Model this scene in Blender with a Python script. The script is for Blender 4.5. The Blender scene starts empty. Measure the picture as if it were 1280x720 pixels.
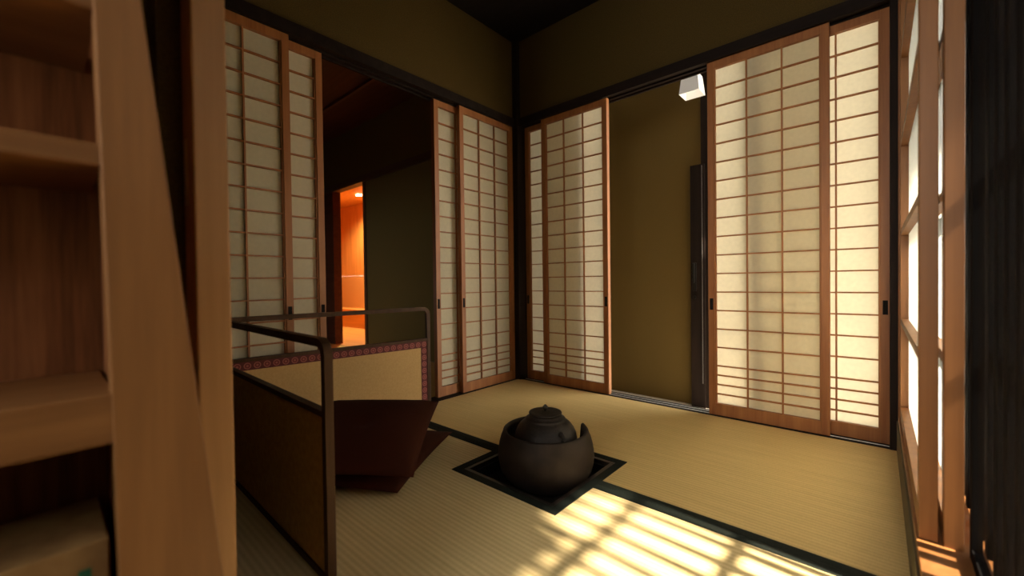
import bpy, bmesh, math, random
from mathutils import Vector, Matrix
random.seed(7)
S = bpy.context.scene
COL = S.collection
PI = math.pi

# ------------------------------------------------------------------ materials
def new_mat(name):
    m = bpy.data.materials.new(name); m.use_nodes = True
    nt = m.node_tree
    b = nt.nodes['Principled BSDF']
    return m, nt, b

def node(nt, kind, **kw):
    n = nt.nodes.new(kind)
    for k, v in kw.items():
        setattr(n, k, v)
    return n

def ramp(nt, fac, stops):
    r = node(nt, 'ShaderNodeValToRGB')
    els = r.color_ramp.elements
    while len(els) < len(stops): els.new(0.5)
    for e, (p, c) in zip(els, stops):
        e.position = p; e.color = (c[0], c[1], c[2], 1)
    nt.links.new(fac, r.inputs['Fac'])
    return r.outputs['Color']

def mapping(nt, scale, rot=(0, 0, 0), src='Object'):
    tc = node(nt, 'ShaderNodeTexCoord')
    mp = node(nt, 'ShaderNodeMapping')
    mp.inputs['Scale'].default_value = scale
    mp.inputs['Rotation'].default_value = rot
    nt.links.new(tc.outputs[src], mp.inputs['Vector'])
    return mp.outputs['Vector']

def bump(nt, b, h, strength, dist):
    bp = node(nt, 'ShaderNodeBump')
    bp.inputs['Strength'].default_value = strength
    bp.inputs['Distance'].default_value = dist
    nt.links.new(h, bp.inputs['Height'])
    nt.links.new(bp.outputs['Normal'], b.inputs['Normal'])

def wood(name, c1, c2, axis='Z', rough=.55, scale=14, contrast=(.3, .75), spec=.4):
    m, nt, b = new_mat(name)
    st = {'X': (.06, 1, 1), 'Y': (1, .06, 1), 'Z': (1, 1, .06)}[axis]
    v = mapping(nt, tuple(s * scale for s in st))
    n1 = node(nt, 'ShaderNodeTexNoise'); n1.inputs['Scale'].default_value = 1.6
    n1.inputs['Detail'].default_value = 5; n1.inputs['Distortion'].default_value = .6
    nt.links.new(v, n1.inputs['Vector'])
    n2 = node(nt, 'ShaderNodeTexNoise'); n2.inputs['Scale'].default_value = 9
    n2.inputs['Detail'].default_value = 3
    nt.links.new(v, n2.inputs['Vector'])
    mx = node(nt, 'ShaderNodeMath', operation='MULTIPLY_ADD')
    nt.links.new(n2.outputs['Fac'], mx.inputs[0]); mx.inputs[1].default_value = .35
    nt.links.new(n1.outputs['Fac'], mx.inputs[2])
    c = ramp(nt, mx.outputs[0], [(contrast[0] + .15, c1), (contrast[1] + .15, c2)])
    nt.links.new(c, b.inputs['Base Color'])
    b.inputs['Roughness'].default_value = rough
    b.inputs['Specular IOR Level'].default_value = spec
    bump(nt, b, n2.outputs['Fac'], .15, .001)
    return m

def speckle(name, c1, c2, scale, rough=.9, bstr=.3, bdist=.002, spec=.2, metal=0):
    m, nt, b = new_mat(name)
    v = mapping(nt, (1, 1, 1))
    n = node(nt, 'ShaderNodeTexNoise'); n.inputs['Scale'].default_value = scale
    n.inputs['Detail'].default_value = 6
    nt.links.new(v, n.inputs['Vector'])
    n3 = node(nt, 'ShaderNodeTexNoise'); n3.inputs['Scale'].default_value = scale * .02
    n3.inputs['Detail'].default_value = 3
    nt.links.new(v, n3.inputs['Vector'])
    mx = node(nt, 'ShaderNodeMath', operation='ADD')
    nt.links.new(n.outputs['Fac'], mx.inputs[0]); nt.links.new(n3.outputs['Fac'], mx.inputs[1])
    c = ramp(nt, mx.outputs[0], [(.75, c1), (1.0, c2)]) if False else ramp(nt, n.outputs['Fac'], [(.35, c1), (.65, c2)])
    nt.links.new(c, b.inputs['Base Color'])
    b.inputs['Roughness'].default_value = rough
    b.inputs['Specular IOR Level'].default_value = spec
    b.inputs['Metallic'].default_value = metal
    bump(nt, b, mx.outputs[0], bstr, bdist)
    return m

def tatami_mat_material(name, c1, c2, pitch):
    m, nt, b = new_mat(name)
    tc = node(nt, 'ShaderNodeTexCoord')
    sep = node(nt, 'ShaderNodeSeparateXYZ'); nt.links.new(tc.outputs['Object'], sep.inputs[0])
    # ridges of the rush weave run along X
    k = node(nt, 'ShaderNodeMath', operation='MULTIPLY'); k.inputs[1].default_value = 2 * PI / pitch
    nt.links.new(sep.outputs['Y'], k.inputs[0])
    s = node(nt, 'ShaderNodeMath', operation='SINE'); nt.links.new(k.outputs[0], s.inputs[0])
    h = node(nt, 'ShaderNodeMath', operation='MULTIPLY_ADD'); h.inputs[1].default_value = .5; h.inputs[2].default_value = .5
    nt.links.new(s.outputs[0], h.inputs[0])
    v = mapping(nt, (500, 40, 1))
    n = node(nt, 'ShaderNodeTexNoise'); n.inputs['Scale'].default_value = 1; n.inputs['Detail'].default_value = 2
    nt.links.new(v, n.inputs['Vector'])
    v2 = mapping(nt, (3, 60, 1))
    n2 = node(nt, 'ShaderNodeTexNoise'); n2.inputs['Scale'].default_value = 1; n2.inputs['Detail'].default_value = 4
    nt.links.new(v2, n2.inputs['Vector'])
    a = node(nt, 'ShaderNodeMath', operation='MULTIPLY_ADD'); a.inputs[1].default_value = .24
    nt.links.new(h.outputs[0], a.inputs[0]); 
    a2 = node(nt, 'ShaderNodeMath', operation='MULTIPLY_ADD'); a2.inputs[1].default_value = .35
    nt.links.new(n.outputs['Fac'], a2.inputs[0])
    a3 = node(nt, 'ShaderNodeMath', operation='MULTIPLY'); a3.inputs[1].default_value = .45
    nt.links.new(n2.outputs['Fac'], a3.inputs[0])
    nt.links.new(a3.outputs[0], a2.inputs[2]); nt.links.new(a2.outputs[0], a.inputs[2])
    c = ramp(nt, a.outputs[0], [(.22, c1), (.72, c2)])
    nt.links.new(c, b.inputs['Base Color'])
    b.inputs['Roughness'].default_value = .6
    b.inputs['Specular IOR Level'].default_value = .25
    bump(nt, b, a.outputs[0], .4, .0025)
    return m

def paper(name, col, trans):
    m = bpy.data.materials.new(name); m.use_nodes = True
    nt = m.node_tree; nt.nodes.clear()
    out = node(nt, 'ShaderNodeOutputMaterial')
    d = node(nt, 'ShaderNodeBsdfDiffuse'); t = node(nt, 'ShaderNodeBsdfTranslucent')
    mix = node(nt, 'ShaderNodeMixShader'); mix.inputs[0].default_value = trans
    v = mapping(nt, (60, 60, 60))
    n = node(nt, 'ShaderNodeTexNoise'); n.inputs['Scale'].default_value = 1; n.inputs['Detail'].default_value = 5
    nt.links.new(v, n.inputs['Vector'])
    c = ramp(nt, n.outputs['Fac'], [(.3, tuple(x * .93 for x in col)), (.7, col)])
    nt.links.new(c, d.inputs['Color']); nt.links.new(c, t.inputs['Color'])
    nt.links.new(d.outputs[0], mix.inputs[1]); nt.links.new(t.outputs[0], mix.inputs[2])
    nt.links.new(mix.outputs[0], out.inputs[0])
    return m

def plain(name, col, rough=.5, metal=0, spec=.4, emit=None, strength=0):
    m, nt, b = new_mat(name)
    b.inputs['Base Color'].default_value = (*col, 1)
    b.inputs['Roughness'].default_value = rough
    b.inputs['Metallic'].default_value = metal
    b.inputs['Specular IOR Level'].default_value = spec
    if emit:
        b.inputs['Emission Color'].default_value = (*emit, 1)
        b.inputs['Emission Strength'].default_value = strength
    return m

def brocade(name):
    """dark red cloth with rows of ring medallions"""
    m, nt, b = new_mat(name)
    tc = node(nt, 'ShaderNodeTexCoord')
    mp = node(nt, 'ShaderNodeMapping'); mp.inputs['Scale'].default_value = (29.41, 29.41, 29.41)
    mp.inputs['Location'].default_value = (0, 0, 0)
    nt.links.new(tc.outputs['UV'], mp.inputs['Vector'])
    fr = node(nt, 'ShaderNodeVectorMath', operation='FRACTION'); nt.links.new(mp.outputs[0], fr.inputs[0])
    sb = node(nt, 'ShaderNodeVectorMath', operation='SUBTRACT'); sb.inputs[1].default_value = (.5, .5, .5)
    nt.links.new(fr.outputs[0], sb.inputs[0])
    ml = node(nt, 'ShaderNodeVectorMath', operation='MULTIPLY'); ml.inputs[1].default_value = (1, 1, 0)
    nt.links.new(sb.outputs[0], ml.inputs[0])
    ln = node(nt, 'ShaderNodeVectorMath', operation='LENGTH'); nt.links.new(ml.outputs[0], ln.inputs[0])
    red = (.15, .022, .019); lite = (.32, .095, .075); deep = (.10, .014, .013)
    c = ramp(nt, ln.outputs['Value'], [(0, lite), (.10, lite), (.14, red), (.26, red), (.29, lite), (.36, lite), (.39, deep)])
    nt.links.new(c, b.inputs['Base Color'])
    b.inputs['Roughness'].default_value = .8
    return m

M = {}
M['tatami'] = tatami_mat_material('tatami_rush_lightened', (.58, .435, .20), (.82, .655, .35), .0155)  # same weave as the far mat; colour lightened in place of window fill light
M['tatami_back'] = tatami_mat_material('tatami_rush_base', (.53, .365, .14), (.74, .535, .225), .0155)  # same ridge pitch as the near mat, without its lightening
M['heri'] = speckle('mat_border_cloth', (.006, .009, .007), (.012, .017, .013), 300, .8, .3, .001)
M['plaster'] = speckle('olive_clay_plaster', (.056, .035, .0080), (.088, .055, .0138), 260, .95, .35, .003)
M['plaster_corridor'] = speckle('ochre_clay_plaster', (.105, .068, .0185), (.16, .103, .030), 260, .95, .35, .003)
M['dark_wood'] = wood('dark_stained_wood', (.010, .006, .005), (.019, .011, .008), 'Z', .65, spec=.12)
M['dark_wood_x'] = wood('dark_stained_wood_rail', (.010, .006, .005), (.019, .011, .008), 'X', .65, spec=.12)
M['ceiling'] = wood('dark_ceiling_boards', (.005, .003, .0025), (.009, .006, .005), 'X', .8, spec=.15)
M['shoji_wood'] = wood('cedar_door_frame', (.23, .077, .020), (.36, .140, .043), 'Z', .5)
M['lattice_wood'] = wood('cedar_lattice', (.27, .095, .025), (.41, .16, .050), 'Z', .55)
M['sash_wood'] = wood('cypress_window_frame', (.20, .078, .022), (.29, .12, .036), 'Z', .5)
M['paper'] = paper('washi_paper', (.74, .67, .49), .41)
M['paper_window'] = paper('washi_window_paper', (.92, .92, .86), .82)
M['bar_wood'] = wood('dark_lattice_bars', (.004, .0035, .0035), (.010, .009, .009), 'Z', .95, spec=.05)
M['pull'] = plain('black_finger_pull', (.010, .008, .007), .9, 0, .1)
M['cabinet'] = wood('golden_cedar', (.15, .060, .016), (.255, .112, .034), 'Z', .5, 10)
M['cabinet_x'] = wood('golden_cedar_shelf', (.15, .060, .016), (.255, .112, .034), 'Y', .5, 10)
M['cabinet_back'] = wood('reddish_cedar_back', (.10, .030, .010), (.36, .14, .05), 'Z', .5, 22)
M['jamb'] = wood('pale_cypress_post', (.31, .15, .054), (.42, .22, .088), 'Z', .5, 10)
M['brass'] = plain('dull_brass', (.55, .38, .20), .4, .7)
M['screen_frame'] = wood('brown_lacquer_frame', (.05, .023, .010), (.08, .039, .018), 'Z', .6, 20, spec=.2)
M['screen_paper'] = speckle('tan_screen_paper', (.50, .31, .125), (.55, .35, .147), 120, .85, .15, .001)
M['screen_back'] = speckle('golden_brown_screen_back', (.46, .25, .075), (.58, .33, .105), 60, .6, .2, .001)
M['brocade'] = brocade('red_ring_brocade')
M['cushion'] = speckle('maroon_cushion_cloth', (.046, .010, .0045), (.062, .014, .0065), 600, .9, .2, .001)
M['clay'] = speckle('dark_brown_brazier_clay', (.015, .009, .0065), (.028, .018, .012), 22, .62, .25, .002, .3)
M['iron'] = speckle('cast_iron', (.012, .008, .006), (.026, .018, .013), 120, .55, .5, .002, .35, 0)
M['ash'] = speckle('grey_ash', (.05, .045, .04), (.09, .08, .07), 90)
M['black'] = plain('soot_black', (.006, .005, .004), .8)
M['robuchi'] = wood('hearth_frame_lacquer', (.014, .010, .008), (.022, .015, .012), 'X', .35)
M['metal'] = plain('track_metal', (.75, .74, .70), .35, .0, .6)
M['concrete'] = speckle('rough_concrete', (.55, .50, .40), (.85, .78, .66), 160, .95, .8, .006)
M['red_wood'] = wood('reddish_brown_boards', (.07, .021, .010), (.12, .04, .018), 'X', .6)
M['lit_wood'] = wood('orange_cypress_boards', (.50, .22, .06), (.70, .35, .11), 'Z', .5, 16)
M['lit_wood2'] = wood('orange_cypress_counter', (.52, .25, .07), (.66, .34, .11), 'X', .5, 10)
M['opal'] = plain('white_opal_shade', (.85, .83, .80), .4, 0, .4, (1, .96, .90), .06)
M['glow'] = plain('lit_bulb', (1, .9, .7), .5, 0, .4, (1, .78, .42), 30)
M['low_bounce_ground'] = speckle('low_bounce_ground', (.07, .07, .03), (.13, .12, .06), 40)  # dark colour chosen to weaken light bounced up from outside
M['blocker'] = speckle('dark_blocker', (.04, .04, .025), (.07, .065, .04), 20)  # for the unseen sky blockers added outside
M['garden'] = speckle('pale_gravel', (.30, .28, .24), (.46, .43, .38), 60)
M['card'] = speckle('brown_cardboard', (.22, .12, .045), (.28, .16, .06), 40)
M['green'] = plain('green_print', (.01, .10, .05), .6)
M['iron_door'] = plain('blackened_metal', (.02, .018, .016), .35, .8)

# ------------------------------------------------------------------ mesh helpers
def finish(name, bm, mat, parent=None, smooth=False, loc=None):
    bmesh.ops.recalc_face_normals(bm, faces=bm.faces[:])
    me = bpy.data.meshes.new(name)
    bm.to_mesh(me); bm.free()
    if smooth:
        for p in me.polygons: p.use_smooth = True
    mats = mat if isinstance(mat, (list, tuple)) else [mat]
    for mm in mats: me.materials.append(mm)
    o = bpy.data.objects.new(name, me)
    COL.objects.link(o)
    if parent: o.parent = parent
    if loc: o.location = loc
    return o

def add_box(bm, x0, x1, y0, y1, z0, z1, bev=0.0):
    t = bmesh.new()
    vs = [t.verts.new((x, y, z)) for x in (x0, x1) for y in (y0, y1) for z in (z0, z1)]
    for f in ((0, 1, 3, 2), (4, 6, 7, 5), (0, 4, 5, 1), (2, 3, 7, 6), (0, 2, 6, 4), (1, 5, 7, 3)):
        t.faces.new([vs[i] for i in f])
    bmesh.ops.recalc_face_normals(t, faces=t.faces[:])
    if bev > 0:
        bmesh.ops.bevel(t, geom=t.edges[:], offset=bev, segments=2, affect='EDGES', profile=.5)
    me = bpy.data.meshes.new('tmp'); t.to_mesh(me); t.free()
    bm.from_mesh(me); bpy.data.meshes.remove(me)

def boxes(name, lst, mat, parent=None, bev=0.0):
    bm = bmesh.new()
    for b in lst: add_box(bm, *b, bev)
    return finish(name, bm, mat, parent)

def add_tube(bm, pts, r, seg=10, cap=True):
    pts = [Vector(p) for p in pts]
    rings = []
    n = len(pts)
    ref = None
    for i, p in enumerate(pts):
        if i == 0: d = pts[1] - p
        elif i == n - 1: d = p - pts[i - 1]
        else: d = (pts[i + 1] - p).normalized() + (p - pts[i - 1]).normalized()
        d.normalize()
        if ref is None:
            ref = Vector((0, 0, 1)) if abs(d.z) < .9 else Vector((1, 0, 0))
        a = d.cross(ref).normalized(); b = d.cross(a).normalized()
        ref = -b if False else b.cross(d).cross(d) if False else ref
        rr = r[i] if isinstance(r, (list, tuple)) else r
        rings.append([bm.verts.new(p + a * rr * math.cos(2 * PI * k / seg) + b * rr * math.sin(2 * PI * k / seg)) for k in range(seg)])
    for i in range(n - 1):
        for k in range(seg):
            bm.faces.new((rings[i][k], rings[i][(k + 1) % seg], rings[i + 1][(k + 1) % seg], rings[i + 1][k]))
    if cap:
        bm.faces.new(rings[0]); bm.faces.new(rings[-1][::-1])

def add_lathe(bm, prof, seg=64, c=(0, 0), zfun=None):
    rings = []
    for (r, z) in prof:
        if r < 1e-5:
            rings.append([bm.verts.new((c[0], c[1], z))]); continue
        rings.append([bm.verts.new((c[0] + r * math.cos(2 * PI * k / seg), c[1] + r * math.sin(2 * PI * k / seg), z)) for k in range(seg)])
    for a, b in zip(rings, rings[1:]):
        for k in range(seg):
            k2 = (k + 1) % seg
            if len(a) == 1 and len(b) == 1: continue
            if len(a) == 1: bm.faces.new((a[0], b[k], b[k2]))
            elif len(b) == 1: bm.faces.new((a[k], a[k2], b[0]))
            else: bm.faces.new((a[k], a[k2], b[k2], b[k]))

def empty(name, loc=(0, 0, 0), rz=0.0):
    o = bpy.data.objects.new(name, None); COL.objects.link(o)
    o.location = loc; o.rotation_euler = (0, 0, rz); o.empty_display_size = .1
    return o

def tag(o, label=None, cat=None, group=None, kind=None):
    if label: o['label'] = label
    if cat: o['category'] = cat
    if group: o['group'] = group
    o['kind'] = kind or 'thing'
    return o

def struct(o, label=None, cat=None):
    o['kind'] = 'structure'
    if label: o['label'] = label
    if cat: o['category'] = cat
    return o

# ------------------------------------------------------------------ room constants (metres)
HL = 1.757          # underside of the door head
HC = 2.345          # ceiling
W = 1.94            # room width
YS = -1.985         # south side of the mats
SPLIT = -0.9858     # joint of the two mats
FR, RR = 0.0225, 0.0585     # room faces of the front / rear door tracks

# ------------------------------------------------------------------ setting: floors, walls, ceiling
struct(boxes('floor', [(-6.2, 2.10, -3.3, .13, -.20, -.062), (-6.2, -.11, .13, 1.4, -.20, -.062)], M['red_wood']),
       'dark wooden floor under the mats of the tea room', 'floor')
# the hearth pit breaks the floor only from above: the mats are 6 cm thick and the pit is lined
struct(boxes('floor_entry', [(.0, 2.05, -3.3, YS - .005, -.062, -.004)], M['red_wood'], bev=.002), 'brown board floor before the tea room', 'floor')

def gable(name, lst, mat, label):
    return struct(boxes(name, lst, mat), label, 'wall')
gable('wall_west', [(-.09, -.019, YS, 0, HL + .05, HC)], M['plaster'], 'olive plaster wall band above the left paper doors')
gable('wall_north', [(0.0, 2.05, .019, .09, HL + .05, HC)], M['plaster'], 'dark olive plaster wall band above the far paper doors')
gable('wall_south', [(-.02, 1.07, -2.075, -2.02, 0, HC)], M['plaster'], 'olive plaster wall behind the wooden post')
gable('wall_entry', [(.0, .05, -3.3, -2.075, 0, HC), (0, 1.15, -3.35, -3.3, 0, HC), (1.15, 2.05, -3.35, -3.3, 1.95, HC), (1.15, 2.05, -3.35, -3.3, 0, .75)], M['plaster'], 'plaster walls of the entry side with an added light opening')  # back opening added to throw daylight on the screen's outer face
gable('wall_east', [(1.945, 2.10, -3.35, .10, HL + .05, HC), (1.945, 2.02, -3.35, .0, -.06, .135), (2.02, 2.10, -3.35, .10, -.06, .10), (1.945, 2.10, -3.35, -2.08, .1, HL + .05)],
      M['plaster'], 'plaster wall above and below the right window')
struct(boxes('ceiling', [(-.12, 2.15, -3.35, .13, HC, HC + .03)], M['ceiling']), 'near black board ceiling', 'ceiling')
struct(boxes('trim_1', [(-.105, 0.0, YS, -.015, HL + .010, HL + .053), (-.018, 0.0, YS, -.015, HL, HL + .010), (-.0585, -.053, YS, -.015, HL, HL + .010), (-.105, -.094, YS, -.015, HL, HL + .010)],
             M['dark_wood_x']), 'dark grooved head beam over the left paper doors', 'beam')
struct(boxes('trim_2', [(.025, 1.925, 0, .105, HL + .010, HL + .053), (.025, 1.925, 0, .018, HL, HL + .010), (.025, 1.925, .053, .0585, HL, HL + .010), (.025, 1.925, .094, .105, HL, HL + .010)],
             M['dark_wood_x']), 'dark grooved head beam over the far paper doors', 'beam')
struct(boxes('trim_3', [(-.105, .0, YS, -.015, -.06, -.002)], M['dark_wood_x'], bev=.001), 'dark sill under the left paper doors', 'sill')
sill = struct(boxes('trim_4', [(.025, 1.925, .0, .105, -.06, -.002)], M['dark_wood_x'], bev=.001), 'dark sill with bright rails under the far paper doors', 'sill')
boxes('track_rail', [(.03, 1.92, FR + .013, FR + .0165, -.0025, .001)], M['metal'], sill)
boxes('track_rail', [(.03, 1.92, RR + .013, RR + .0165, -.0025, .001)], M['metal'], sill)
struct(boxes('trim_5', [(-.105, .022, -.015, .105, -.06, HC)], M['dark_wood'], bev=.004), 'black corner post between the two door walls', 'post')
struct(boxes('trim_6', [(1.921, 2.045, -.005, .12, -.06, HC)], M['dark_wood'], bev=.003), 'black corner post beside the window', 'post')
struct(boxes('baseboard_east', [(1.940, 1.946, -2.95, -.006, -.06, .118)], wood('grey_green_skirting', (.07, .055, .025), (.11, .085, .04), 'Y', .6)), 'low skirting board under the window', 'baseboard')

# ------------------------------------------------------------------ tatami mats
HX0, HX1, HY0, HY1 = .726, 1.186, -1.228, -.768          # hearth opening incl. border
def mat_thing(label, y0, y1, hy0, hy1, by0, by1, tm):
    t = empty('tatami_mat', (W / 2, (y0 + y1) / 2, -.06))
    tag(t, label, 'tatami mat', 'tatami mats on the tea room floor')
    cx, cy = W / 2, (y0 + y1) / 2
    def L(b): return (b[0] - cx, b[1] - cx, b[2] - cy, b[3] - cy, b[4] + .06, b[5] + .06)
    ys = sorted([y0, y1, hy0, hy1])
    lst = [(0.002, HX0, y0, y1, -.06, 0), (HX1, W, y0, y1, -.06, 0)]
    if hy0 > y0: lst.append((HX0, HX1, y0, hy0, -.06, 0))
    if hy1 < y1: lst.append((HX0, HX1, hy1, y1, -.06, 0))
    boxes('rush_cover', [L(b) for b in lst], tm, t)
    for b in [(.002, HX0, by0, by1, -.058, .0016), (HX1, W, by0, by1, -.058, .0016)]:
        boxes('border', [L(b)], M['heri'], t)
    return t
mat_thing('far tan tatami mat running along the paper doors behind the hearth', SPLIT + .0006, -.001, SPLIT, HY1, SPLIT + .0006, SPLIT + .030, M['tatami_back'])
mat_thing('near ribbed tatami mat with sunlight stripes and the floor cushions', YS, SPLIT - .0006, HY0, SPLIT, SPLIT - .030, SPLIT - .0006, M['tatami'])

# ------------------------------------------------------------------ sunken hearth
h = empty('sunken_hearth', ((HX0 + HX1) / 2, (HY0 + HY1) / 2, -.06))
tag(h, 'square black framed hearth sunk where the two mats meet', 'hearth')
def ringbox(s, t_, z0, z1):
    return [(-s, s, -s, -s + t_, z0, z1), (-s, s, s - t_, s, z0, z1), (-s, -s + t_, -s + t_, s - t_, z0, z1), (s - t_, s, -s + t_, s - t_, z0, z1)]
boxes('cloth_border', ringbox(.2298, .030, .001, .0618), M['heri'], h)
boxes('wooden_frame', ringbox(.1995, .016, .0, .0605), M['robuchi'], h, bev=.001)
boxes('pit_lining', ringbox(.1835, .008, .001, .045) + [(-.1755, .1755, -.1755, .1755, .0005, .004)], M['black'], h)

# brazier
FC = ((HX0 + HX1) / 2 + .015, (HY0 + HY1) / 2 + .013)
bz = empty('brazier', (FC[0], FC[1], -.056))
tag(bz, 'round dark brown clay brazier with a notched rim standing in the hearth', 'brazier')
def brazier_body():
    bm = bmesh.new(); seg = 144
    prof_o = [(.0, -.056), (.105, -.056), (.116, -.053), (.134, -.040), (.153, -.020), (.166, .0), (.1725, .025), (.1745, .048), (.1735, .070), (.170, .092), (.1635, .115), (.157, .130)]
    rim = [(.1555, .137), (.1515, .1405), (.146, .140), (.142, .136)]
    prof_i = [(.141, .128), (.146, .11), (.150, .08), (.150, .04), (.146, .0), (.14, -.02), (.0, -.02)]
    prof = prof_o + rim + prof_i
    a0, a1 = math.radians(58), math.radians(146)
    def cut(th):
        if a0 < th < a1:
            u = (th - a0) / (a1 - a0); e = min(u, 1 - u) / .11
            e = min(1, e); return .075 * math.sin(e * PI / 2) ** .7
        d = min(abs(th - a0), abs(th - a1))
        return -.003 * max(0, 1 - d / .25) ** 2       # horns beside the notch rise a little
    rings = []
    for (r, z) in prof:
        if r < 1e-5: rings.append([bm.verts.new((0, 0, z + .056))]); continue
        ring = []
        for k in range(seg):
            th = 2 * PI * k / seg
            c = cut(th); top = .1405
            zz = z
            if c > 0:
                if z > -.015:
                    zz = min(z, z if z < top - c - .02 else (top - c) - (top - z) * .25 * (.02 + c) / (.02 + c))
                    f = max(0, (z - .02) / (top - .02)); zz = z - c * f
            else:
                f = max(0, (z - .09) / (top - .09)); zz = z - c * f
            ring.append(bm.verts.new((r * math.cos(th), r * math.sin(th), zz + .056)))
        rings.append(ring)
    for a, b in zip(rings, rings[1:]):
        for k in range(seg):
            k2 = (k + 1) % seg
            if len(a) == 1: bm.faces.new((a[0], b[k], b[k2]))
            elif len(b) == 1: bm.faces.new((a[k], a[k2], b[0]))
            else: bm.faces.new((a[k], a[k2], b[k2], b[k]))
    return bm
finish('body', brazier_body(), M['clay'], bz, True)
bm = bmesh.new(); add_lathe(bm, [(0, .0365), (.06, .038), (.12, .041), (.144, .046), (.1445, .037), (0, .0362)], 48)
finish('ash_bed', bm, M['ash'], bz, True)

# kettle
kt = empty('tea_kettle', (FC[0], FC[1], -.015))
tag(kt, 'black cast iron tea kettle with lid sitting in the brazier', 'kettle')
bm = bmesh.new()
add_lathe(bm, [(0, .0), (.05, .0), (.07, .010), (.092, .035), (.106, .070), (.1135, .105), (.1140, .125), (.111, .142), (.104, .158), (.094, .172), (.083, .182), (.076, .187), (.0725, .190), (.0725, .194), (.068, .196), (.062, .197), (.059, .205), (.0565, .207), (.054, .203), (.054, .19), (.0, .19)], 72)
finish('body', bm, M['iron'], kt, True)
bm = bmesh.new()
add_lathe(bm, [(0, .2075), (.054, .2075), (.059, .2095), (.0605, .2125), (.0595, .2155), (.055, .2165), (.048, .2145), (.03, .2155), (.018, .2175), (.012, .2185), (0, .2185)], 64)
lid = finish('lid', bm, M['iron'], kt, True)
bm = bmesh.new()
add_lathe(bm, [(0, .2180), (.0055, .2182), (.005, .222), (.0085, .225), (.0105, .2295), (.0095, .2345), (.006, .2385), (.0025, .242), (0, .2435)], 24)
finish('knob', bm, M['iron'], lid, True)
for th in (-22, 158):      # ring lugs on the shoulder
    a = math.radians(th)
    bm = bmesh.new()
    d = Vector((math.cos(a), math.sin(a), 0)); s_ = Vector((-d.y, d.x, 0))
    c0 = d * .1075 + Vector((0, 0, .150))
    pts = [c0 + d * (.013 * math.sin(t)) + Vector((0, 0, .014 * math.cos(t))) for t in [PI * i / 10 for i in range(11)]]
    add_tube(bm, pts, .0058, 10)
    add_tube(bm, [c0 - d * .006 + Vector((0, 0, .012)), c0 + d * .004 + Vector((0, 0, .012))], [.011, .008], 12)
    add_tube(bm, [c0 - d * .006 - Vector((0, 0, .012)), c0 + d * .006 - Vector((0, 0, .012))], [.010, .008], 12)
    finish('lug', bm, M['iron'], kt, True)

# ------------------------------------------------------------------ shoji panels
PW = .487; TH = .030; SW = .030
ZB, ZT = .058, 1.722
def make_shoji(ncol=3):
    root = empty('shoji_screen')
    for s, x0, x1 in (('l', 0, SW), ('r', PW - SW, PW)):
        boxes('stile', [(x0, x1, 0, TH, 0, HL + .006)], M['shoji_wood'], root, bev=.0012)
    boxes('top_rail', [(SW, PW - SW, .001, TH - .001, ZT, HL + .005)], M['shoji_wood'], root, bev=.001)
    boxes('bottom_rail', [(SW, PW - SW, .001, TH - .001, .0, ZB)], M['shoji_wood'], root, bev=.001)
    k = []
    bw = .0065
    # inner sub-frame strip round the paper
    x0, x1 = SW, PW - SW
    k += [(x0, x0 + .006, .006, .020, ZB, ZT), (x1 - .006, x1, .006, .020, ZB, ZT)]
    for i in range(1, ncol):
        x = x0 + (x1 - x0) * i / ncol
        k.append((x - bw / 2, x + bw / 2, .0075, .0185, ZB, ZT))
    zz = [ZB + .047 * i for i in range(1, 5)]
    z = zz[-1]
    pit = (ZT - z) / 16.0
    zz += [z + pit * i for i in range(1, 16)]
    for z in zz:
        k.append((x0 + .004, x1 - .004, .006, .018, z - .003, z + .003))
    boxes('lattice', k, M['lattice_wood'], root)
    bm = bmesh.new()
    nx, nz = 6, 20
    y = .0192
    vs = [[bm.verts.new((x0 - .0 + (x1 - x0) * i / nx, y, ZB - .0 + (ZT - ZB) * j / nz)) for j in range(nz + 1)] for i in range(nx + 1)]
    for i in range(nx):
        for j in range(nz):
            bm.faces.new((vs[i][j], vs[i + 1][j], vs[i + 1][j + 1], vs[i][j + 1]))
    finish('paper', bm, M['paper'], root)
    return root

def copy_tree(o):
    c = o.copy(); COL.objects.link(c)
    for ch in [x for x in bpy.data.objects if x.parent == o]:
        d = ch.copy(); COL.objects.link(d); d.parent = c
    return c

proto = make_shoji()
first = [True]
def place_shoji(wall, x, front, label, pulls):
    o = proto if first[0] else copy_tree(proto)
    if not first[0]:
        for ch in [q for q in bpy.data.objects if q.parent == o and q.name.startswith('finger_pull')]:
            bpy.data.objects.remove(ch)
    first[0] = False
    d = FR if front else RR
    if wall == 'n': o.location = (x, d, 0); o.rotation_euler = (0, 0, 0)
    else: o.location = (-d, x, 0); o.rotation_euler = (0, 0, PI / 2)
    tag(o, label, 'sliding door', 'paper sliding doors round the tea room')
    for s in pulls:
        xc = SW / 2 if s == 'l' else PW - SW / 2
        z = .555
        boxes('finger_pull', [(xc - .008, xc + .008, -.0012, .002, z - .029, z + .029)], M['pull'], o, bev=.0008)
    return o
place_shoji('w', -1.4758 - PW, True, 'paper door partly hidden behind the pale post, left wall, in front of its neighbour', 'r')
place_shoji('w', -1.318 - PW, False, 'paper door at the left edge of the dark doorway, mostly behind its neighbour', 'r')
place_shoji('w', -.668, False, 'narrow visible paper door at the right edge of the dark doorway', 'l')
place_shoji('w', -.502, True, 'paper door on the left wall touching the black corner post', 'l')
place_shoji('n', .028, False, 'rear paper door just right of the black corner post, mostly covered', 'l')
place_shoji('n', .199, True, 'paper door at the left side of the opening to the ochre corridor', 'r')
place_shoji('n', 1.245, True, 'large paper door at the right side of the corridor opening, with a vertical shadow', 'l')
place_shoji('n', 1.436, False, 'bright paper door in the far right corner beside the window', 'r')

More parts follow.
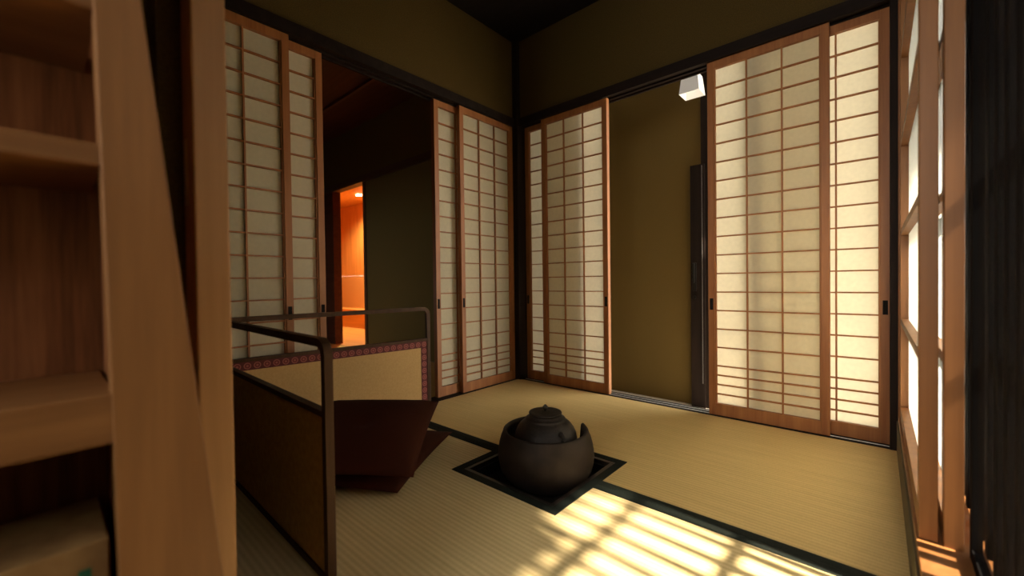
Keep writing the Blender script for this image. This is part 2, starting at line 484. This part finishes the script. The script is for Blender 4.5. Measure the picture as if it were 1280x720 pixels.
# ------------------------------------------------------------------ east window: sashes and bars
struct(boxes('window_1', [(1.944, 2.06, -2.08, -.006, .118, .140), (1.944, 2.06, -2.08, -.006, 1.757, 1.80), (1.944, 2.012, -.036, -.006, .140, 1.757), (1.95, 2.06, -2.08, -2.05, .140, 1.757)],
             M['sash_wood'], bev=.0015), 'pale wooden frame and sill of the right window', 'window')
def make_sash(loc, label):
    t = empty('paper_window_shutter', loc)
    tag(t, label, 'window sash', 'sliding sashes of the right window')
    L = .975; H = 1.61
    for y0 in (0, L - .034):
        boxes('stile', [(0, .028, y0, y0 + .034, 0, H)], M['sash_wood'], t, bev=.0015)
    boxes('bottom_rail', [(.001, .027, .034, L - .034, 0, .050)], M['sash_wood'], t, bev=.001)
    boxes('top_rail', [(.001, .027, .034, L - .034, H - .045, H)], M['sash_wood'], t, bev=.001)
    for z in (.51, .845, 1.175, 1.50):
        boxes('crossbar', [(.002, .022, .034, L - .034, z - .140 - .011, z - .140 + .011)], M['sash_wood'], t, bev=.001)
    bm = bmesh.new()
    vs = [bm.verts.new(p) for p in ((.023, .030, .045), (.023, L - .030, .045), (.023, L - .030, H - .04), (.023, .030, H - .04))]
    bm.faces.new(vs)
    finish('paper', bm, M['paper_window'], t)
    return t
make_sash((1.948, -1.012, .140), 'inner paper window sash nearest the mats with pale wood crossbars')
make_sash((1.983, -1.020, .140), 'outer window sash seen edge on behind the inner sash')

def mesh_screen(name, col, opacity):
    m = bpy.data.materials.new(name); m.use_nodes = True
    nt = m.node_tree; nt.nodes.clear()
    out = node(nt, 'ShaderNodeOutputMaterial'); d = node(nt, 'ShaderNodeBsdfDiffuse'); t = node(nt, 'ShaderNodeBsdfTransparent')
    d.inputs['Color'].default_value = (*col, 1)
    mix = node(nt, 'ShaderNodeMixShader'); mix.inputs[0].default_value = opacity
    nt.links.new(t.outputs[0], mix.inputs[1]); nt.links.new(d.outputs[0], mix.inputs[2]); nt.links.new(mix.outputs[0], out.inputs[0])
    return m
isc = empty('guessed_insect_screen', (2.0165, -1.03, .140))  # guessed screen, added to dim daylight through the open half
tag(isc, 'guessed dark fine mesh screen dimming the open half of the right window', 'screen')
boxes('frame', [(0, .014, -1.02, -.995, 0, 1.612), (0, .014, -.025, 0, 0, 1.612), (0, .014, -.995, -.025, 0, .025), (0, .014, -.995, -.025, 1.587, 1.612)], M['bar_wood'], isc)
bm = bmesh.new()
bm.faces.new([bm.verts.new(p) for p in ((.007, -.997, .02), (.007, -.023, .02), (.007, -.023, 1.59), (.007, -.997, 1.59))])
finish('mesh', bm, mesh_screen('guessed_insect_mesh', (.045, .038, .038), .4), isc)

wl = empty('window_lattice', (2.040, -1.5, .100))
tag(wl, 'dark vertical bar lattice outside the right window', 'lattice')
nb = 26
for i in range(nb):
    y = -2.045 + i * .0775 + .03
    boxes('bar', [(0, .022, y + 1.5 - .0145, y + 1.5 + .0145, 0, 1.66)], M['bar_wood'], wl, bev=.0015)
for z in (.20, .54, .88, 1.22, 1.56):
    boxes('crossbar', [(.022, .036, -.56, 1.49, z - .1 - .018, z - .1 + .018)], M['bar_wood'], wl, bev=.001)

# ------------------------------------------------------------------ folding tea screen
def rot2(v, a): return Vector((v[0] * math.cos(a) - v[1] * math.sin(a), v[0] * math.sin(a) + v[1] * math.cos(a), 0))
SH, SM, BAR = .545, .392, .0095
sc = empty('folding_screen', (.015, -1.768, 0))
tag(sc, 'low two panel tea screen with brown frame, tan paper and red border', 'screen')
def screen_panel(ang, L, front_paper):
    """one leaf from the hinge (0,0) along local +x; paper on its -y / +y sides"""
    piv = empty('leaf', (0, 0, 0), ang); piv.parent = sc
    bm = bmesh.new()
    rr = .030
    pts = [(L, 0, .002)] + [(L, 0, SH - rr)]
    for i in range(1, 8):
        t = PI / 2 * i / 8
        pts.append((L - rr + rr * math.cos(t), 0, SH - rr + rr * math.sin(t)))
    pts += [(L - rr, 0, SH), (.012 + rr, 0, SH)]
    for i in range(1, 8):
        t = PI / 2 * i / 8
        pts.append((.012 + rr - rr * math.sin(t), 0, SH - rr + rr * math.cos(t)))
    pts += [(.012, 0, SH - rr), (.012, 0, .002)]
    # square-section bar swept along the hoop
    P = [Vector(p) for p in pts]; rings = []
    for i, p in enumerate(P):
        d = (P[min(i + 1, len(P) - 1)] - P[max(i - 1, 0)]).normalized()
        n = Vector((-d.z, 0, d.x)); b = .0095
        q = [p + n * b + Vector((0, b, 0)), p - n * b + Vector((0, b, 0)), p - n * b - Vector((0, b, 0)), p + n * b - Vector((0, b, 0))]
        rings.append([bm.verts.new(v) for v in q])
    for a, b in zip(rings, rings[1:]):
        for k in range(4):
            bm.faces.new((a[k], a[(k + 1) % 4], b[(k + 1) % 4], b[k]))
    bm.faces.new(rings[0]); bm.faces.new(rings[-1])
    add_box(bm, .0215, L - .0095, -.0095, .0095, SM - .014, SM, .001)
    add_box(bm, .0215, L - .0095, -.0095, .0095, .004, .022, .001)
    finish('frame', bm, M['screen_frame'], piv)
    boxes('back_panel', [(.0215, L - .0095, -.006, .0, .022, SM - .014)], M['screen_back'], piv)
    boxes('paper_panel', [(.0215, L - .0095, .0, .005, .022, SM - .014)], M['screen_paper'], piv)
    bw = .034; x0, x1, z0, z1 = .0215, L - .0095, .022, SM - .014
    s0, s1 = .005, .0068
    bo = boxes('border', [(x0, x1, s0, s1, z1 - bw, z1), (x1 - bw, x1, s0, s1, z0, z1 - bw), (x0, x0 + bw, s0, s1, z0, z1 - bw), (x0 + bw, x1 - bw, s0, s1, z0, z0 + bw)],
          M['brocade'], piv)
    uv = bo.data.uv_layers.new(name='UVMap')
    for lp_ in bo.data.loops:
        co = bo.data.vertices[lp_.vertex_index].co
        uv.data[lp_.index].uv = (co.x - x1, co.z - z1)
    return piv
# near leaf runs along +X with its paper towards the room (+y); far leaf runs along +Y
near = screen_panel(math.radians(-.6), .945, True)
far = screen_panel(math.radians(83.4), .905, True)
for o in [c for c in bpy.data.objects if c.parent == far]:        # the far leaf shows its paper on the room side (local -y)
    o.scale = (1, -1, 1)
for a in (near, far):                                             # parts directly under the screen
    for c in [q for q in bpy.data.objects if q.parent == a]:
        c.matrix_parent_inverse = Matrix()
        m_ = Matrix.Rotation(a.rotation_euler.z, 4, 'Z') @ Matrix.Diagonal((*c.scale, 1))
        c.data.transform(m_)
        if m_.determinant() < 0: c.data.flip_normals()
        c.scale = (1, 1, 1); c.parent = sc
    bpy.data.objects.remove(a)

# ------------------------------------------------------------------ cushions
def cushion(label, c, t, up, seed, twist=.0):
    """c: four seam corners in world space, order (0,0) (1,0) (1,1) (0,1)"""
    rnd = random.Random(seed)
    cen = sum((Vector(p) for p in c), Vector()) / 4
    bm = bmesh.new(); n = 28
    top, bot = {}, {}
    c = [Vector(p) for p in c]
    N = Vector(up).normalized()
    for i in range(n + 1):
        for j in range(n + 1):
            u, v = i / n, j / n
            U, V = 2 * u - 1, 2 * v - 1
            # seam edges pulled in between the corners
            ui = u + (-.018 * U * (1 - V * V)) * abs(U) ** 3
            vi = v + (-.018 * V * (1 - U * U)) * abs(V) ** 3
            p = c[0] * (1 - ui) * (1 - vi) + c[1] * ui * (1 - vi) + c[2] * ui * vi + c[3] * (1 - ui) * vi
            prof = (max(0, 1 - abs(U) ** 2.6)) ** .6 * (max(0, 1 - abs(V) ** 2.6)) ** .6
            prof *= .92 + .08 * math.sin(5 * u + seed) * math.cos(4 * v + seed)
            r = math.hypot(U, V)
            prof *= 1 - .30 * math.exp(-(r / .16) ** 2)         # tufted middle
            wr = .003 * math.sin(34 * (u - v) + seed) * max(0, abs(U * V) - .3)
            edge = i in (0, n) or j in (0, n)
            a = bm.verts.new(p + N * (t * prof + wr - (0 if not edge else wr)))
            top[i, j] = a
            bot[i, j] = a if edge else bm.verts.new(p - N * (t * .75 * prof))
    for i in range(n):
        for j in range(n):
            for d, fl in ((top, 0), (bot, 1)):
                q = [d[i, j], d[i + 1, j], d[i + 1, j + 1], d[i, j + 1]]
                q = list(dict.fromkeys(q))
                if len(q) > 2:
                    try: bm.faces.new(q[::-1] if fl else q)
                    except ValueError: pass
    for v in bm.verts: v.co -= Vector((cen.x, cen.y, 0)); 
    o = finish('floor_cushion', bm, M['cushion'], None, True, (cen.x, cen.y, 0))
    tag(o, label, 'cushion', 'maroon floor cushions by the screen')
    return o
c1 = Vector((.50, -1.03, .030)); c2 = Vector((.775, -1.485, .030))
e = (c1 - c2); pe = Vector((-e.y, e.x, 0)).normalized() * .46
cushion('maroon floor cushion lying flat on the mat under the tilted one', [c2, c2 + pe, c1 + pe, c1], .036, (0, 0, 1), 3)
up_c = [Vector((.824, -1.460, .085)), Vector((.566, -1.152, .206)), Vector((.215, -1.442, .206)), Vector((.470, -1.735, .085))]
nrm = (up_c[1] - up_c[0]).cross(up_c[3] - up_c[0]).normalized()
cushion('large maroon floor cushion tilted on top of the flat one', up_c, .055, nrm, 5)

# ------------------------------------------------------------------ near left: door post and tapered shelf
struct(boxes('trim_7', [(1.070, 1.134, -2.046, -2.002, -.06, HC)], M['jamb'], bev=.003), 'pale wooden post at the left of the entry', 'post')
hp = boxes('latch_plate', [(1.086, 1.100, -2.0485, -2.0455, .80, .90)], M['brass'], None, bev=.0008)
tag(hp, 'small metal latch plate on the pale wooden post', 'latch')

sx = 1.255
st = empty('shelf_rack', (sx, -2.42, 0))
tag(st, 'wooden shelf rack with a slanting side board close on the left', 'shelf')
def prism(name, poly_yz, x0, x1, mat, parent, off):
    bm = bmesh.new()
    a = [bm.verts.new((x0, y - off, z)) for y, z in poly_yz]; b = [bm.verts.new((x1, y - off, z)) for y, z in poly_yz]
    bm.faces.new(a); bm.faces.new(b[::-1])
    for i in range(len(a)):
        j = (i + 1) % len(a); bm.faces.new((a[i], b[i], b[j], a[j]))
    bmesh.ops.recalc_face_normals(bm, faces=bm.faces[:])
    bmesh.ops.bevel(bm, geom=bm.edges[:], offset=.002, segments=2, affect='EDGES', profile=.5)
    return finish(name, bm, mat, parent)
OFF = -2.42
zt, zb = 1.30, 0.0
yl = lambda z: -2.154 + (.98 - z) * .0158
yr = lambda z: -2.112 + (.98 - z) * .0952
def yrb(z): return yr(z)
prism('side_board', [(yl(zb), zb), (yr(zb), zb), (yr(zt), zt), (yl(zt), zt)], -.030, 0, M['cabinet'], st, OFF)
prism('side_board', [(-2.90, zb), (-2.86, zb), (-2.80, zt), (-2.82, zt)], -.030, 0, M['cabinet'], st, OFF)
for z0, z1 in ((.504, .559), (.808, .832), (.975, 1.0), (1.20, 1.225)):
    boxes('shelf_board', [(-.20, -.002, -2.84 - OFF, yl((z0 + z1) / 2) + .003 - OFF, z0, z1)], M['cabinet_x'], st, bev=.002)
boxes('shelf_board', [(-.20, -.002, -2.86 - OFF, yl(.2) + .003 - OFF, .20, .225)], M['cabinet_x'], st, bev=.002)
boxes('back_panel', [(-.21, -.20, -2.86 - OFF, -2.125 - OFF, .0, 1.28)], M['cabinet_back'], st)
boxes('inner_side', [(-.20, -.03, -2.140 - OFF, -2.125 - OFF, .0, 1.28)], M['cabinet_back'], st)
bx = empty('box', (sx - .09, -2.215, .225))
tag(bx, 'brown carton with green marks on the bottom shelf of the rack', 'box')
boxes('carton', [(-.08, .06, -.30, .065, .001, .165)], M['card'], bx, bev=.002)
boxes('green_mark', [(.0600, .0606, .018, .030, .098, .134), (.0600, .0606, .040, .050, .104, .138)], M['green'], bx)

# ------------------------------------------------------------------ corridor behind the far doors
struct(boxes('floor_corridor', [(-.6, 2.2, .106, .98, -.28, -.222)], M['concrete']), 'rough pale floor of the corridor', 'floor')
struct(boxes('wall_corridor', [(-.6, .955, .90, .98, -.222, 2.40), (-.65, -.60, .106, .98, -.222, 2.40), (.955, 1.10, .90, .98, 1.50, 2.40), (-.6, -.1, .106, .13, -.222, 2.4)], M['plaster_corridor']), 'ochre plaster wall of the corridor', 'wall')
struct(boxes('ceiling_corridor', [(-.65, 2.2, .09, 1.0, 2.40, 2.44)], M['ceiling']), 'dark corridor ceiling', 'ceiling')
struct(boxes('trim_8', [(-.6, 2.1, .106, .13, -.26, -.055)], M['dark_wood_x']), 'dark edge board below the corridor sill', 'trim')
d = struct(boxes('door_1', [(.888, .985, .850, .899, -.222, 1.485)], M['dark_wood'], bev=.003), 'dark wooden door leaf with handle standing by the ochre wall', 'door')
boxes('door_edge', [(.966, .970, .844, .850, -.05, 1.475)], plain('grey_edge', (.10, .09, .085), .4), d)
hd = boxes('handle', [(.902, .930, .838, .850, .60, .80)], M['iron_door'], d, bev=.003)
boxes('grip', [(.910, .922, .818, .838, .66, .795)], M['iron_door'], hd, bev=.003)
bm = bmesh.new(); add_tube(bm, [(.915, .851, .555), (.915, .840, .555)], .012, 16); 
lk = finish('lock', bm, M['iron_door'], d)
boxes('dark_panel', [(.985, 1.10, .86, .899, -.222, 1.485)], M['dark_wood'], d, bev=.002)
boxes('post', [(.955, 1.02, .872, .90, 1.486, 2.40)], M['dark_wood'], d)

# pendant lamp
lp = empty('pendant_lamp', (.955, .70, 1.915))
tag(lp, 'small white tapered square lamp shade hanging in the corridor', 'lamp')
bm = bmesh.new()
def ring_sq(s, z): return [bm.verts.new((sx_ * s, sy_ * s, z)) for sx_, sy_ in ((-1, -1), (1, -1), (1, 1), (-1, 1))]
o0, o1 = ring_sq(.064, 0), ring_sq(.051, .122)
i0, i1 = ring_sq(.060, 0), ring_sq(.047, .118)
for k in range(4):
    k2 = (k + 1) % 4
    bm.faces.new((o0[k], o0[k2], o1[k2], o1[k])); bm.faces.new((i0[k2], i0[k], i1[k], i1[k2])); bm.faces.new((o0[k2], o0[k], i0[k], i0[k2]))
bm.faces.new(o1); bm.faces.new(i1[::-1])
finish('lamp_shade', bm, M['opal'], lp)
bm = bmesh.new(); add_tube(bm, [(0, 0, .12), (0, 0, .48)], .004, 8)
finish('cord', bm, M['black'], lp)

# ------------------------------------------------------------------ dark room behind the left doors
struct(boxes('floor_side_room', [(-3.0, -.106, -2.0, 0.0, -.062, -.001)], M['tatami_back']), 'dim tatami floor of the next room', 'floor')
struct(boxes('wall_side_room', [(-2.04, -.105, .0, .06, 0, HL - .03), (-3.1, -.105, .0, .06, HL + .04, 2.36)], speckle('dull_olive_plaster', (.15, .115, .04), (.2, .155, .06), 260, .95)), 'dull olive wall of the dark next room', 'wall')
struct(boxes('wall_side_room_west', [(-3.12, -3.0, -2.1, .0, -.06, 2.36), (-3.1, -2.2, -2.12, -2.0, -.06, 2.36), (-2.2, -1.7, -2.12, -2.0, .70, 2.36), (-2.2, -1.7, -2.12, -2.0, -.06, .4), (-1.7, -.02, -2.12, -2.0, -.06, 2.36)], M['red_wood']), 'dark far walls of the next room with an added light gap', 'wall')  # low gap added to let sky light into the dark room
struct(boxes('ceiling_side_room', [(-3.1, -.09, -2.1, .1, 2.33, 2.36)], M['red_wood']), 'reddish brown board ceiling of the next room', 'ceiling')
for i, y in enumerate((-.425, -.85, -1.275, -1.70)):
    struct(boxes('trim_%d' % (9 + i), [(-3.0, -.1, y - .012, y + .012, 2.305, 2.33)], wood('batten_wood_%d' % i, (.10, .04, .02), (.14, .06, .03), 'X', .5)), 'thin ceiling batten of the next room, number %s from the far wall' % ('one', 'two', 'three', 'four')[i], 'batten')
struct(boxes('trim_13', [(-3.0, -.105, -.022, .065, HL - .03, HL + .04)], wood('side_room_rail', (.085, .048, .022), (.12, .07, .033), 'X', .5)), 'brown rail running across the dark next room wall', 'rail')
struct(boxes('trim_14', [(-3.0, -2.73, -.02, .07, -.06, HL - .03)], M['red_wood'], bev=.002), 'dark reddish post left of the lit doorway', 'post')
struct(boxes('trim_15', [(-2.085, -2.040, -.012, .07, -.0, HL - .03)], wood('jamb_brown', (.10, .06, .03), (.14, .085, .045), 'Z', .5), bev=.002), 'brown jamb right of the lit doorway', 'jamb')
# lit room beyond
struct(boxes('floor_lit_room', [(-6.2, -1.9, .07, 1.3, -.062, .0), (-2.73, -2.085, -.02, .07, -.062, .002)], M['lit_wood2']), 'orange lit board floor beyond the doorway', 'floor')
struct(boxes('wall_lit_room', [(-6.2, -1.9, 1.25, 1.3, .82, 2.02), (-6.25, -6.2, .07, 1.3, 0, 2.02), (-1.95, -1.9, .07, 1.25, 0, 2.02), (-6.2, -3.1, .0, .07, 0, 2.02)], M['lit_wood']), 'orange wooden wall of the lit room', 'wall')
struct(boxes('wall_lit_room_lower', [(-6.2, -1.9, 1.24, 1.3, 0, .817)], speckle('pale_orange_plaster', (.50, .27, .10), (.60, .34, .14), 200)), 'plain lower wall of the lit room', 'wall')
struct(boxes('ceiling_lit_room', [(-6.2, -1.9, .06, 1.3, 2.0, 2.03)], M['lit_wood']), 'wooden ceiling of the lit room', 'ceiling')
bn = boxes('bench', [(-6.1, -2.2, .98, 1.238, .235, .285), (-6.1, -2.2, 1.00, 1.238, .0, .235)], M['lit_wood2'], bev=.003)
tag(bn, 'low wooden bench along the wall of the orange lit room', 'bench')
bm = bmesh.new(); add_lathe(bm, [(0, 1.994), (.040, 1.994), (.040, 1.9985), (0, 1.9985)], 24, (-3.87, .91))
dl = finish('downlight', bm, M['glow']); tag(dl, 'round glowing downlight in the ceiling of the orange room', 'light')

# ------------------------------------------------------------------ outside
struct(boxes('ground_low_bounce', [(2.12, 3.7, -7, .3, -.60, -.50)], M['low_bounce_ground']), 'unseen ground below the window, darkened to cut bounce light', 'ground')  # unseen ground, made dark so less sunlight bounces indoors
struct(boxes('ground_outside', [(-3, 14, 1.0, 12, -.60, -.50), (2.12, 14, .3, 1.0, -.6, -.5), (2.0, 2.4, .106, 1.2, -.55, -.225)], M['garden']), 'pale gravel ground outside', 'ground')
EX, EZ = 3.0, 2.16
struct(boxes('sky_block_panel', [(3.7, 3.8, -7.0, .4, -.6, 2.12)], M['blocker']), 'unseen dark panel added outside the window to block sky light', 'fence')  # added out of view to cut sky light through the open window
struct(boxes('sky_block_north', [(-1, 2.6, 2.5, 2.6, -.6, 4.5)], M['blocker']), 'unseen dark wall added across the north passage to block sky light', 'wall')  # added out of view so less sky reaches the far paper doors
struct(boxes('eave_light_block', [(EX - .035, EX, -5.0, -1.375, EZ - .13, EZ), (2.10, EX, -5.0, 3.0, EZ + .0, EZ + .05), (-1, 2.10, .985, 2.3, 2.40, 2.45)], M['dark_wood']), 'guessed dark eave over the window with added strips that block light', 'roof')  # unseen eave guessed from the sun limit; lip and north strip added as blockers
# back of entry closed except for the added light opening


# ------------------------------------------------------------------ light
w = bpy.data.worlds.new('World'); S.world = w; w.use_nodes = True
bg = w.node_tree.nodes['Background']
bg.inputs['Color'].default_value = (1.0, .95, .85, 1)
bg.inputs['Strength'].default_value = 3.0

sd = bpy.data.lights.new('sun', 'SUN'); sd.energy = 10.8; sd.angle = math.radians(2.3); sd.color = (1, .86, .66)
so = bpy.data.objects.new('sun', sd); COL.objects.link(so)
dirv = Vector((-1, .055, -1.2)).normalized()
so.rotation_euler = dirv.to_track_quat('-Z', 'Y').to_euler()
so.location = (6, -1, 7)

def area(name, loc, size, size_y, direction, portal=False, energy=0, color=(1, 1, 1)):
    a = bpy.data.lights.new(name, 'AREA'); a.shape = 'RECTANGLE'; a.size = size; a.size_y = size_y
    a.energy = energy; a.color = color
    if portal: a.cycles.is_portal = True
    o = bpy.data.objects.new(name, a); COL.objects.link(o); o.location = loc
    o.rotation_euler = Vector(direction).to_track_quat('-Z', 'Y').to_euler()
    return o
area('window_portal', (2.09, -1.04, .95), 1.8, 2.1, (-1, 0, 0), True)
area('added_opening_portal', (1.6, -3.36, 1.3), .9, 1.3, (0, 1, 0), True)  # daylight portal at the added entry opening
area('added_gap_portal', (-1.95, -2.13, .55), .5, .30, (0, 1, 0), True)  # daylight portal at the added low gap
area('corridor_portal_north', (1.65, .99, 1.1), 1.1, 2.6, (0, -1, 0), True)
area('corridor_portal', (2.2, .55, 1.1), 2.6, 1.0, (-1, 0, 0), True)
pl = bpy.data.lights.new('downlight_lamp', 'SPOT'); pl.energy = 75; pl.color = (1, .68, .30); pl.spot_size = math.radians(150); pl.spot_blend = .6; pl.shadow_soft_size = .04
po = bpy.data.objects.new('downlight_lamp', pl); COL.objects.link(po); po.location = (-3.87, .91, 1.98)

# ------------------------------------------------------------------ camera
yaw, pitch, roll, F = .7247, -.0134, -.0127, 516.51
f = Vector((-math.sin(yaw) * math.cos(pitch), math.cos(yaw) * math.cos(pitch), math.sin(pitch)))
r = Vector((math.cos(yaw), math.sin(yaw), 0)); u = r.cross(f)
R_ = r * math.cos(roll) + u * math.sin(roll); U_ = -r * math.sin(roll) + u * math.cos(roll)
cd = bpy.data.cameras.new('camera'); cam = bpy.data.objects.new('camera', cd); COL.objects.link(cam)
mw = Matrix((( R_.x, U_.x, -f.x, 1.8852), (R_.y, U_.y, -f.y, -2.1933), (R_.z, U_.z, -f.z, .6759), (0, 0, 0, 1)))
cam.matrix_world = mw
cd.sensor_width = 36; cd.lens = 36 * F / 1280
cd.clip_start = .01
cd.dof.use_dof = True; cd.dof.focus_distance = 1.75; cd.dof.aperture_fstop = 1.9
S.camera = cam

S.view_settings.view_transform = 'Standard'
S.view_settings.look = 'None'
S.view_settings.exposure = 1.72
S.view_settings.gamma = 1
S.view_settings.use_curve_mapping = False
cy = S.cycles
cy.use_denoising = True
cy.max_bounces = 14; cy.diffuse_bounces = 8; cy.transmission_bounces = 10; cy.glossy_bounces = 4
cy.sample_clamp_indirect = 6
